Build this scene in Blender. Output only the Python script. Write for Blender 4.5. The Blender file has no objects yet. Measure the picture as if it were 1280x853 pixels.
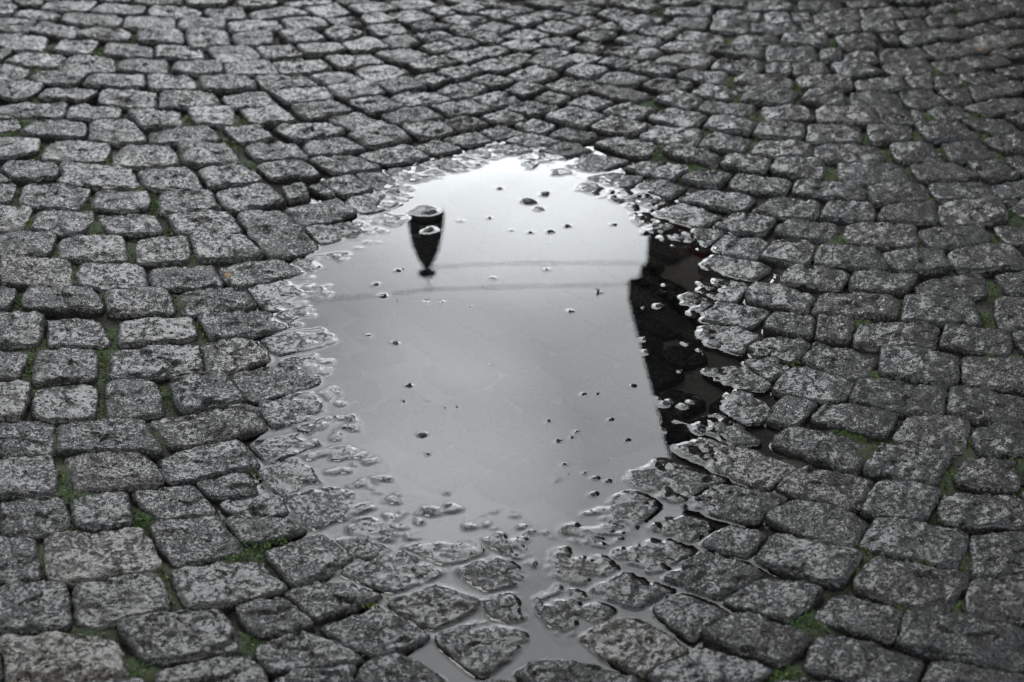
import bpy, math, random
import numpy as np
from mathutils import Vector

random.seed(7)
rng = np.random.default_rng(11)
scene = bpy.context.scene
COL = scene.collection

# ------------------------------------------------------------------ camera model
W0, H0 = 1280.0, 853.0
F = 2489.0                      # focal length in photograph pixels (70 mm on 36 mm)
PITCH = math.radians(28.0)
CAMZ = 1.40
cp, sp = math.cos(PITCH), math.sin(PITCH)

def ray(px, py):
    u = (np.asarray(px, float) - W0 / 2) / F
    v = (H0 / 2 - np.asarray(py, float)) / F
    return u, cp + v * sp, -sp + v * cp

def ground(px, py, z=0.0):
    dx, dy, dz = ray(px, py)
    t = (z - CAMZ) / dz
    return dx * t, dy * t

def to_px(x, y, z):
    zz = z - CAMZ
    d = y * cp - zz * sp
    up = y * sp + zz * cp
    return W0 / 2 + F * x / d, H0 / 2 - F * up / d

def mirrored(px, py, Y):
    """where the ray through a pixel goes after the water mirrors it, at depth Y"""
    dx, dy, dz = ray(px, py)
    t = Y / dy
    return float(dx * t), float(Y), float(-dz * t - CAMZ)

# ------------------------------------------------------------------ numpy noise
def _hash(ix, iy, seed):
    h = (ix.astype(np.int64) * 374761393 + iy.astype(np.int64) * 668265263 + seed * 974634777) & 0xFFFFFFFF
    h = ((h ^ (h >> 13)) * 1274126177) & 0xFFFFFFFF
    h = h ^ (h >> 16)
    return (h & 0xFFFF) / 65535.0 * 2 - 1

def vnoise(x, y, seed=0):
    x = np.asarray(x, float); y = np.asarray(y, float)
    ix = np.floor(x); iy = np.floor(y)
    fx = x - ix; fy = y - iy
    fx = fx * fx * (3 - 2 * fx); fy = fy * fy * (3 - 2 * fy)
    a = _hash(ix, iy, seed); b = _hash(ix + 1, iy, seed)
    c = _hash(ix, iy + 1, seed); d = _hash(ix + 1, iy + 1, seed)
    return (a * (1 - fx) + b * fx) * (1 - fy) + (c * (1 - fx) + d * fx) * fy

def rot_noise(x, y, size, seed):
    a = 0.6 + seed * 1.3
    c, s = math.cos(a), math.sin(a)
    return vnoise((x * c - y * s) / size + seed * 17.3, (x * s + y * c) / size - seed * 9.1, seed)

def facets(x, y, size, seed):
    """chisel facets: jittered cells, each its own tilted plane"""
    a = 0.9 + seed; c, s_ = math.cos(a), math.sin(a)
    u = (x*c - y*s_)/size + seed*3.1; v = (x*s_ + y*c)/size - seed*1.7
    iu, iv = np.floor(u), np.floor(v)
    best = np.full(np.shape(u), 9.0); out = np.zeros(np.shape(u))
    for di in (-1, 0, 1):
        for dj in (-1, 0, 1):
            cu, cv = iu+di, iv+dj
            pu = cu + 0.5 + 0.45*_hash(cu, cv, seed+31); pv = cv + 0.5 + 0.45*_hash(cu, cv, seed+57)
            du, dv = u-pu, v-pv
            d = du*du + dv*dv
            val = du*_hash(cu, cv, seed+83) + dv*_hash(cu, cv, seed+95) + 0.35*_hash(cu, cv, seed+77)
            m = d < best
            out = np.where(m, val, out); best = np.minimum(best, d)
    return out

# ------------------------------------------------------------------ scene helpers
def link(o):
    COL.objects.link(o); return o

def mesh_obj(name, verts, faces, mat, parent=None, smooth=True):
    me = bpy.data.meshes.new(name)
    me.from_pydata([tuple(v) for v in verts], [], [tuple(f) for f in faces])
    if smooth:
        me.polygons.foreach_set('use_smooth', [True] * len(me.polygons))
    me.materials.append(mat)
    me.update()
    o = link(bpy.data.objects.new(name, me))
    if parent: o.parent = parent
    return o

def fast_mesh(name, V, Q, mat, smooth=True, attrs=None, tri=False):
    """numpy mesh: V (n,3), Q (m,4) or (m,3) faces"""
    me = bpy.data.meshes.new(name)
    V = np.ascontiguousarray(V, dtype=np.float32)
    k = Q.shape[1]
    me.vertices.add(len(V)); me.vertices.foreach_set('co', V.ravel())
    me.loops.add(Q.size); me.loops.foreach_set('vertex_index', Q.astype(np.int32).ravel())
    me.polygons.add(len(Q))
    me.polygons.foreach_set('loop_start', (np.arange(len(Q)) * k).astype(np.int32))
    me.polygons.foreach_set('loop_total', np.full(len(Q), k, np.int32))
    me.update(calc_edges=True)
    me.validate()
    if smooth:
        me.polygons.foreach_set('use_smooth', np.ones(len(me.polygons), bool))
    if attrs:
        for nm, val in attrs.items():
            a = me.attributes.new(nm, 'FLOAT', 'POINT')
            a.data.foreach_set('value', np.asarray(val, np.float32))
    me.materials.append(mat)
    return link(bpy.data.objects.new(name, me))

def tag(o, label=None, cat=None, group=None, kind=None):
    if label: o['label'] = label
    if cat: o['category'] = cat
    if group: o['group'] = group
    if kind: o['kind'] = kind
    return o

class MB:
    def __init__(s): s.v = []; s.f = []
    def box(s, x0, x1, y0, y1, z0, z1):
        b = len(s.v)
        s.v += [(x0,y0,z0),(x1,y0,z0),(x1,y1,z0),(x0,y1,z0),(x0,y0,z1),(x1,y0,z1),(x1,y1,z1),(x0,y1,z1)]
        s.f += [(b,b+3,b+2,b+1),(b+4,b+5,b+6,b+7),(b,b+1,b+5,b+4),(b+1,b+2,b+6,b+5),(b+2,b+3,b+7,b+6),(b+3,b,b+4,b+7)]
    def lathe(s, prof, n=40, c=(0,0,0), caps=True):
        b = len(s.v)
        for r, z in prof:
            for k in range(n):
                a = 2*math.pi*k/n
                s.v.append((c[0]+r*math.cos(a), c[1]+r*math.sin(a), c[2]+z))
        for i in range(len(prof)-1):
            for k in range(n):
                k2 = (k+1) % n
                s.f.append((b+i*n+k, b+i*n+k2, b+(i+1)*n+k2, b+(i+1)*n+k))
        if caps:
            s.f.append(tuple(b+k for k in range(n))[::-1])
            s.f.append(tuple(b+(len(prof)-1)*n+k for k in range(n)))
    def tube(s, pts, r, n=8):
        b = len(s.v)
        pts = [Vector(p) for p in pts]
        for i, p in enumerate(pts):
            d = (pts[min(i+1, len(pts)-1)] - pts[max(i-1, 0)]).normalized()
            u = d.cross(Vector((0, 0, 1)))
            if u.length < 1e-4: u = d.cross(Vector((1, 0, 0)))
            u.normalize(); w = d.cross(u)
            for k in range(n):
                a = 2*math.pi*k/n
                s.v.append(tuple(p + u*(r*math.cos(a)) + w*(r*math.sin(a))))
        for i in range(len(pts)-1):
            for k in range(n):
                k2 = (k+1) % n
                s.f.append((b+i*n+k, b+i*n+k2, b+(i+1)*n+k2, b+(i+1)*n+k))
        s.f.append(tuple(b+k for k in range(n))[::-1])
        s.f.append(tuple(b+(len(pts)-1)*n+k for k in range(n)))
    def build(s, name, mat, parent=None, smooth=False):
        return mesh_obj(name, s.v, s.f, mat, parent, smooth)

# ------------------------------------------------------------------ node helpers
def new_mat(name):
    m = bpy.data.materials.new(name); m.use_nodes = True
    nt = m.node_tree
    for n in list(nt.nodes): nt.nodes.remove(n)
    return m, nt
def N(nt, typ, **kw):
    n = nt.nodes.new(typ)
    for k, v in kw.items():
        if k.startswith('i_'):
            n.inputs[k[2:].replace('_', ' ')].default_value = v
        else: setattr(n, k, v)
    return n
def ramp(nt, fac, stops, interp='LINEAR'):
    r = nt.nodes.new('ShaderNodeValToRGB'); r.color_ramp.interpolation = interp
    els = r.color_ramp.elements
    while len(els) < len(stops): els.new(0.5)
    for e, (p, c) in zip(els, stops):
        e.position = p
        e.color = (c, c, c, 1) if isinstance(c, (int, float)) else (*c, 1)
    nt.links.new(fac, r.inputs[0]); return r
def math_n(nt, op, a, b=None, clamp=False):
    m = nt.nodes.new('ShaderNodeMath'); m.operation = op; m.use_clamp = clamp
    for i, v in enumerate((a, b)):
        if v is None: continue
        if isinstance(v, (int, float)): m.inputs[i].default_value = v
        else: nt.links.new(v, m.inputs[i])
    return m.outputs[0]
def mixc(nt, typ, fac, a, b):
    m = nt.nodes.new('ShaderNodeMix'); m.data_type = 'RGBA'; m.blend_type = typ
    for sock, v in ((m.inputs[0], fac), (m.inputs[6], a), (m.inputs[7], b)):
        if isinstance(v, (int, float)): sock.default_value = v
        elif isinstance(v, tuple): sock.default_value = (*v, 1)
        else: nt.links.new(v, sock)
    return m.outputs[2]

STONE_ALB = 0.40
# ------------------------------------------------------------------ materials
def stone_material():
    m, nt = new_mat('wet granite'); L = nt.links.new
    out = N(nt, 'ShaderNodeOutputMaterial'); bs = N(nt, 'ShaderNodeBsdfPrincipled')
    L(bs.outputs[0], out.inputs[0])
    geo = N(nt, 'ShaderNodeNewGeometry'); pos = geo.outputs['Position']
    tone = N(nt, 'ShaderNodeAttribute', attribute_name='tone').outputs['Fac']
    warm = N(nt, 'ShaderNodeAttribute', attribute_name='warm').outputs['Fac']
    wet = N(nt, 'ShaderNodeAttribute', attribute_name='wet').outputs['Fac']
    pitted = N(nt, 'ShaderNodeAttribute', attribute_name='pitted').outputs['Fac']
    # mineral grain: feldspar, quartz, dark mica
    g1 = N(nt, 'ShaderNodeTexVoronoi', feature='F1', i_Scale=330.0); L(pos, g1.inputs['Vector'])
    grain = ramp(nt, g1.outputs['Color'], [(0.18, 0.026), (0.42, 0.050), (0.62, 0.070), (0.85, 0.125)])
    n1 = N(nt, 'ShaderNodeTexNoise', i_Scale=175.0, i_Detail=3.0, i_Roughness=0.6, i_Distortion=0.5)
    vs_ = N(nt, 'ShaderNodeVectorMath', operation='SCALE'); L(pos, vs_.inputs[0])
    L(math_n(nt, 'ADD', 0.72, math_n(nt, 'MULTIPLY', pitted, 0.6)), vs_.inputs['Scale']); L(vs_.outputs[0], n1.inputs['Vector'])
    n2 = N(nt, 'ShaderNodeTexNoise', i_Scale=26.0, i_Detail=4.0, i_Roughness=0.6); L(pos, n2.inputs['Vector'])
    # worn smooth in places, coarsely pitted in others, and each stone by its own measure
    sh = math_n(nt, 'MULTIPLY', math_n(nt, 'SUBTRACT', n2.outputs[0], 0.5), 0.42)
    sh = math_n(nt, 'ADD', sh, math_n(nt, 'MULTIPLY', math_n(nt, 'SUBTRACT', pitted, 0.5), 0.07))
    n1s = math_n(nt, 'SUBTRACT', n1.outputs[0], sh)
    pit_shade = ramp(nt, n1s, [(0.41, 0.08), (0.53, 1.0)])  # shade of the pits put into the base colour, besides the relief
    blot = ramp(nt, n2.outputs[0], [(0.32, 0.55), (0.68, 1.15)])
    c = mixc(nt, 'MULTIPLY', 1.0, grain.outputs[0], pit_shade.outputs[0])
    c = mixc(nt, 'MULTIPLY', 1.0, c, blot.outputs[0])
    wc = ramp(nt, warm, [(0.0, (0.97, 0.97, 1.0)), (1.0, (1.22, 1.0, 0.76))])
    c = mixc(nt, 'MULTIPLY', 1.0, c, wc.outputs[0])
    tv = math_n(nt, 'MULTIPLY', tone, STONE_ALB)
    # water soaked stone is darker
    wd = math_n(nt, 'SUBTRACT', 1.0, math_n(nt, 'MULTIPLY', wet, 0.25))
    tv = math_n(nt, 'MULTIPLY', tv, wd)
    comb = N(nt, 'ShaderNodeCombineColor')
    for i in range(3): L(tv, comb.inputs[i])
    c = mixc(nt, 'MULTIPLY', 1.0, c, comb.outputs[0])
    L(c, bs.inputs['Base Color'])
    rough = ramp(nt, n1s, [(0.38, 0.50), (0.50, 0.20)])
    r2 = math_n(nt, 'SUBTRACT', rough.outputs[0], math_n(nt, 'MULTIPLY', wet, 0.10), True)
    L(r2, bs.inputs['Roughness'])
    sz = N(nt, 'ShaderNodeSeparateXYZ'); L(pos, sz.inputs[0])
    # stone under water has next to no surface gloss of its own
    dry = N(nt, 'ShaderNodeMapRange'); L(sz.outputs[2], dry.inputs[0])
    for q_, v_ in ((1, -0.0008), (2, 0.0004), (3, 0.02), (4, 0.62)): dry.inputs[q_].default_value = v_
    L(dry.outputs[0], bs.inputs['Specular IOR Level'])
    # pitted relief
    n3 = N(nt, 'ShaderNodeTexNoise', i_Scale=210.0, i_Detail=5.0, i_Roughness=0.62); L(pos, n3.inputs['Vector'])
    v3 = N(nt, 'ShaderNodeTexVoronoi', feature='SMOOTH_F1', i_Scale=170.0); L(pos, v3.inputs['Vector'])
    plat = ramp(nt, n1s, [(0.37, 0.0), (0.51, 1.0)], 'EASE')
    hsum = math_n(nt, 'ADD', plat.outputs[0], math_n(nt, 'MULTIPLY', n3.outputs[0], 0.34))
    b = N(nt, 'ShaderNodeBump'); b.inputs['Strength'].default_value = 1.0; b.inputs['Distance'].default_value = 0.0042
    L(hsum, b.inputs['Height']); L(b.outputs[0], bs.inputs['Normal'])
    return m

def bed_material():
    m, nt = new_mat('joint soil'); L = nt.links.new
    out = N(nt, 'ShaderNodeOutputMaterial'); bs = N(nt, 'ShaderNodeBsdfPrincipled'); L(bs.outputs[0], out.inputs[0])
    pos = N(nt, 'ShaderNodeNewGeometry').outputs['Position']
    moss = N(nt, 'ShaderNodeAttribute', attribute_name='moss').outputs['Fac']
    n = N(nt, 'ShaderNodeTexNoise', i_Scale=260.0, i_Detail=4.0); L(pos, n.inputs['Vector'])
    soil = ramp(nt, n.outputs[0], [(0.3, (0.010, 0.009, 0.008)), (0.7, (0.058, 0.052, 0.043))])
    green = ramp(nt, n.outputs[0], [(0.3, (0.012, 0.022, 0.005)), (0.7, (0.040, 0.062, 0.014))])
    c = mixc(nt, 'MIX', moss, soil.outputs[0], green.outputs[0])
    L(c, bs.inputs['Base Color']); bs.inputs['Roughness'].default_value = 0.8
    b = N(nt, 'ShaderNodeBump'); b.inputs['Strength'].default_value = 1.0; b.inputs['Distance'].default_value = 0.004
    L(n.outputs[0], b.inputs['Height']); L(b.outputs[0], bs.inputs['Normal'])
    return m

def moss_material():
    m, nt = new_mat('moss leaf'); L = nt.links.new
    out = N(nt, 'ShaderNodeOutputMaterial'); bs = N(nt, 'ShaderNodeBsdfPrincipled'); L(bs.outputs[0], out.inputs[0])
    a = N(nt, 'ShaderNodeAttribute', attribute_name='hue').outputs['Fac']
    c = ramp(nt, a, [(0.0, (0.016, 0.034, 0.006)), (0.55, (0.045, 0.095, 0.013)), (1.0, (0.12, 0.15, 0.03))])
    L(c.outputs[0], bs.inputs['Base Color']); bs.inputs['Roughness'].default_value = 0.6
    bs.inputs['Specular IOR Level'].default_value = 0.3
    return m

def water_material():
    m, nt = new_mat('rain water'); L = nt.links.new
    out = N(nt, 'ShaderNodeOutputMaterial')
    fr = N(nt, 'ShaderNodeFresnel', i_IOR=1.34)
    gl = N(nt, 'ShaderNodeBsdfGlossy'); gl.inputs['Roughness'].default_value = 0.0
    tr = N(nt, 'ShaderNodeBsdfTransparent'); tr.inputs['Color'].default_value = (0.98, 0.975, 0.96, 1)
    mx = N(nt, 'ShaderNodeMixShader')
    L(fr.outputs[0], mx.inputs[0]); L(tr.outputs[0], mx.inputs[1]); L(gl.outputs[0], mx.inputs[2]); L(mx.outputs[0], out.inputs[0])
    pos = N(nt, 'ShaderNodeNewGeometry').outputs['Position']
    n = N(nt, 'ShaderNodeTexNoise', i_Scale=9.0, i_Detail=2.0); L(pos, n.inputs['Vector'])
    b = N(nt, 'ShaderNodeBump'); b.inputs['Strength'].default_value = 0.03; b.inputs['Distance'].default_value = 0.0015
    L(n.outputs[0], b.inputs['Height'])
    for s in (fr, gl): L(b.outputs[0], s.inputs['Normal'])
    return m

def plain(name, col, rough=0.6, metal=0.0, var=0.25, scale=6.0, bump=0.0, spec=0.4):
    m, nt = new_mat(name); L = nt.links.new
    out = N(nt, 'ShaderNodeOutputMaterial'); bs = N(nt, 'ShaderNodeBsdfPrincipled'); L(bs.outputs[0], out.inputs[0])
    tc = N(nt, 'ShaderNodeTexCoord')
    n = N(nt, 'ShaderNodeTexNoise', i_Scale=scale, i_Detail=5.0); L(tc.outputs['Object'], n.inputs['Vector'])
    r = ramp(nt, n.outputs[0], [(0.3, tuple(x*(1-var) for x in col)), (0.7, tuple(min(1, x*(1+var)) for x in col))])
    L(r.outputs[0], bs.inputs['Base Color'])
    bs.inputs['Roughness'].default_value = rough; bs.inputs['Metallic'].default_value = metal
    bs.inputs['Specular IOR Level'].default_value = spec
    if bump:
        b = N(nt, 'ShaderNodeBump'); b.inputs['Distance'].default_value = bump
        L(n.outputs[0], b.inputs['Height']); L(b.outputs[0], bs.inputs['Normal'])
    return m

def courses(name, c1, c2, mortar, scale, w, h, rough=0.8):
    m, nt = new_mat(name); L = nt.links.new
    out = N(nt, 'ShaderNodeOutputMaterial'); bs = N(nt, 'ShaderNodeBsdfPrincipled'); L(bs.outputs[0], out.inputs[0])
    tc = N(nt, 'ShaderNodeTexCoord')
    sx = N(nt, 'ShaderNodeSeparateXYZ'); L(tc.outputs['Object'], sx.inputs[0])
    cx = N(nt, 'ShaderNodeCombineXYZ')
    L(math_n(nt, 'ADD', sx.outputs[0], sx.outputs[1]), cx.inputs[0]); L(sx.outputs[2], cx.inputs[1])
    br = N(nt, 'ShaderNodeTexBrick'); L(cx.outputs[0], br.inputs['Vector'])
    br.inputs['Color1'].default_value = (*c1, 1); br.inputs['Color2'].default_value = (*c2, 1); br.inputs['Mortar'].default_value = (*mortar, 1)
    br.inputs['Scale'].default_value = scale; br.inputs['Brick Width'].default_value = w; br.inputs['Row Height'].default_value = h
    br.inputs['Mortar Size'].default_value = 0.012
    L(br.outputs['Color'], bs.inputs['Base Color']); bs.inputs['Roughness'].default_value = rough
    b = N(nt, 'ShaderNodeBump'); b.inputs['Distance'].default_value = 0.01; b.invert = True
    L(br.outputs['Fac'], b.inputs['Height']); L(b.outputs[0], bs.inputs['Normal'])
    return m

def far_paving_material():
    m, nt = new_mat('far cobble paving'); L = nt.links.new
    out = N(nt, 'ShaderNodeOutputMaterial'); bs = N(nt, 'ShaderNodeBsdfPrincipled'); L(bs.outputs[0], out.inputs[0])
    pos = N(nt, 'ShaderNodeNewGeometry').outputs['Position']
    br = N(nt, 'ShaderNodeTexBrick'); L(pos, br.inputs['Vector'])
    br.inputs['Color1'].default_value = (0.06, 0.06, 0.06, 1); br.inputs['Color2'].default_value = (0.11, 0.11, 0.11, 1)
    br.inputs['Mortar'].default_value = (0.012, 0.012, 0.01, 1)
    br.inputs['Scale'].default_value = 1.0; br.inputs['Brick Width'].default_value = 0.11; br.inputs['Row Height'].default_value = 0.1
    br.inputs['Mortar Size'].default_value = 0.012
    L(br.outputs['Color'], bs.inputs['Base Color']); bs.inputs['Roughness'].default_value = 0.45
    n = N(nt, 'ShaderNodeTexNoise', i_Scale=90.0, i_Detail=4.0); L(pos, n.inputs['Vector'])
    h = math_n(nt, 'SUBTRACT', math_n(nt, 'MULTIPLY', n.outputs[0], 0.5), br.outputs['Fac'])
    b = N(nt, 'ShaderNodeBump'); b.inputs['Distance'].default_value = 0.01
    L(h, b.inputs['Height']); L(b.outputs[0], bs.inputs['Normal'])
    return m

M_STONE = stone_material(); M_BED = bed_material(); M_MOSS = moss_material(); M_WATER = water_material()

# ------------------------------------------------------------------ shape of the dip in the paving
PUDDLE = [(540,228),(600,206),(650,212),(700,225),(755,250),(795,275),(815,298),(848,300),(862,330),(856,370),
 (864,420),(866,445),(888,468),(872,495),(858,520),(845,548),(815,580),(775,602),(740,628),(718,652),(690,650),(655,640),
 (610,640),(560,632),(520,634),(470,650),(505,605),(478,575),(440,565),(452,525),(432,495),(425,470),(445,445),
 (405,415),(385,402),(412,372),(400,345),(415,328),(455,308),(498,285),(520,276),(500,258),(505,240)]
WET = [(440,250),(470,205),(540,185),(650,165),(760,185),(830,235),(930,285),(950,340),(940,430),(985,460),(965,540),(955,600),
 (985,670),(950,750),(880,800),(810,835),(700,870),(560,870),(480,810),(440,765),(370,710),(300,640),(295,590),(310,530),
 (320,480),(305,440),(320,385),(300,345),(370,322),(395,290),(385,250),(410,220)]
GX0, GX1, GY0, GY1, GD = -3.0, 3.0, 0.6, 7.2, 0.01
_gx = np.arange(GX0, GX1 + GD/2, GD); _gy = np.arange(GY0, GY1 + GD/2, GD)
GXX, GYY = np.meshgrid(_gx, _gy)

def sdf(poly):
    P = np.array([[float(c) for c in ground(*p)] for p in poly])
    d2 = np.full(GXX.shape, 1e9); inside = np.zeros(GXX.shape, bool)
    for i in range(len(P)):
        a, b = P[i], P[(i+1) % len(P)]
        e = b - a
        t = np.clip(((GXX-a[0])*e[0] + (GYY-a[1])*e[1]) / (e @ e), 0, 1)
        d2 = np.minimum(d2, (GXX-a[0]-t*e[0])**2 + (GYY-a[1]-t*e[1])**2)
        if a[1] != b[1]:
            c = ((a[1] > GYY) != (b[1] > GYY)) & (GXX < e[0]*(GYY-a[1])/(e[1]) + a[0])
            inside ^= c
    d = np.sqrt(d2)
    return np.where(inside, -d, d)
SP, SW = sdf(PUDDLE), sdf(WET)
f_ = SP / np.maximum(SP + np.maximum(-SW, 0), 1e-6)
LEV = np.where(SP < 0, -0.0105*(1-np.exp(SP/0.035)),
      np.where(SW < 0, (0.0085*f_**2.8 + 0.0006*f_), 0.0091 + 0.0194*(1-np.exp(-np.maximum(SW, 0)/0.12))))
def blur_arr(A, s):
    r = max(1, int(3*s)); k = np.exp(-0.5*(np.arange(-r, r+1)/s)**2); k /= k.sum()
    A = np.apply_along_axis(lambda v: np.convolve(np.pad(v, r, 'edge'), k, 'valid'), 0, A)
    return np.apply_along_axis(lambda v: np.convolve(np.pad(v, r, 'edge'), k, 'valid'), 1, A)
LEV = blur_arr(LEV, 0.8)

def samp(A, x, y):
    fx = np.clip((np.asarray(x, float)-GX0)/GD, 0, A.shape[1]-1.001); fy = np.clip((np.asarray(y, float)-GY0)/GD, 0, A.shape[0]-1.001)
    ix = fx.astype(int); iy = fy.astype(int); fx = fx-ix; fy = fy-iy
    return (A[iy, ix]*(1-fx)+A[iy, ix+1]*fx)*(1-fy) + (A[iy+1, ix]*(1-fx)+A[iy+1, ix+1]*fx)*fy

def on_paving(px, py):
    z = 0.0
    for _ in range(4):
        x, y = ground(px, py, z); z = samp(LEV, x, y)
    return x, y

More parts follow.
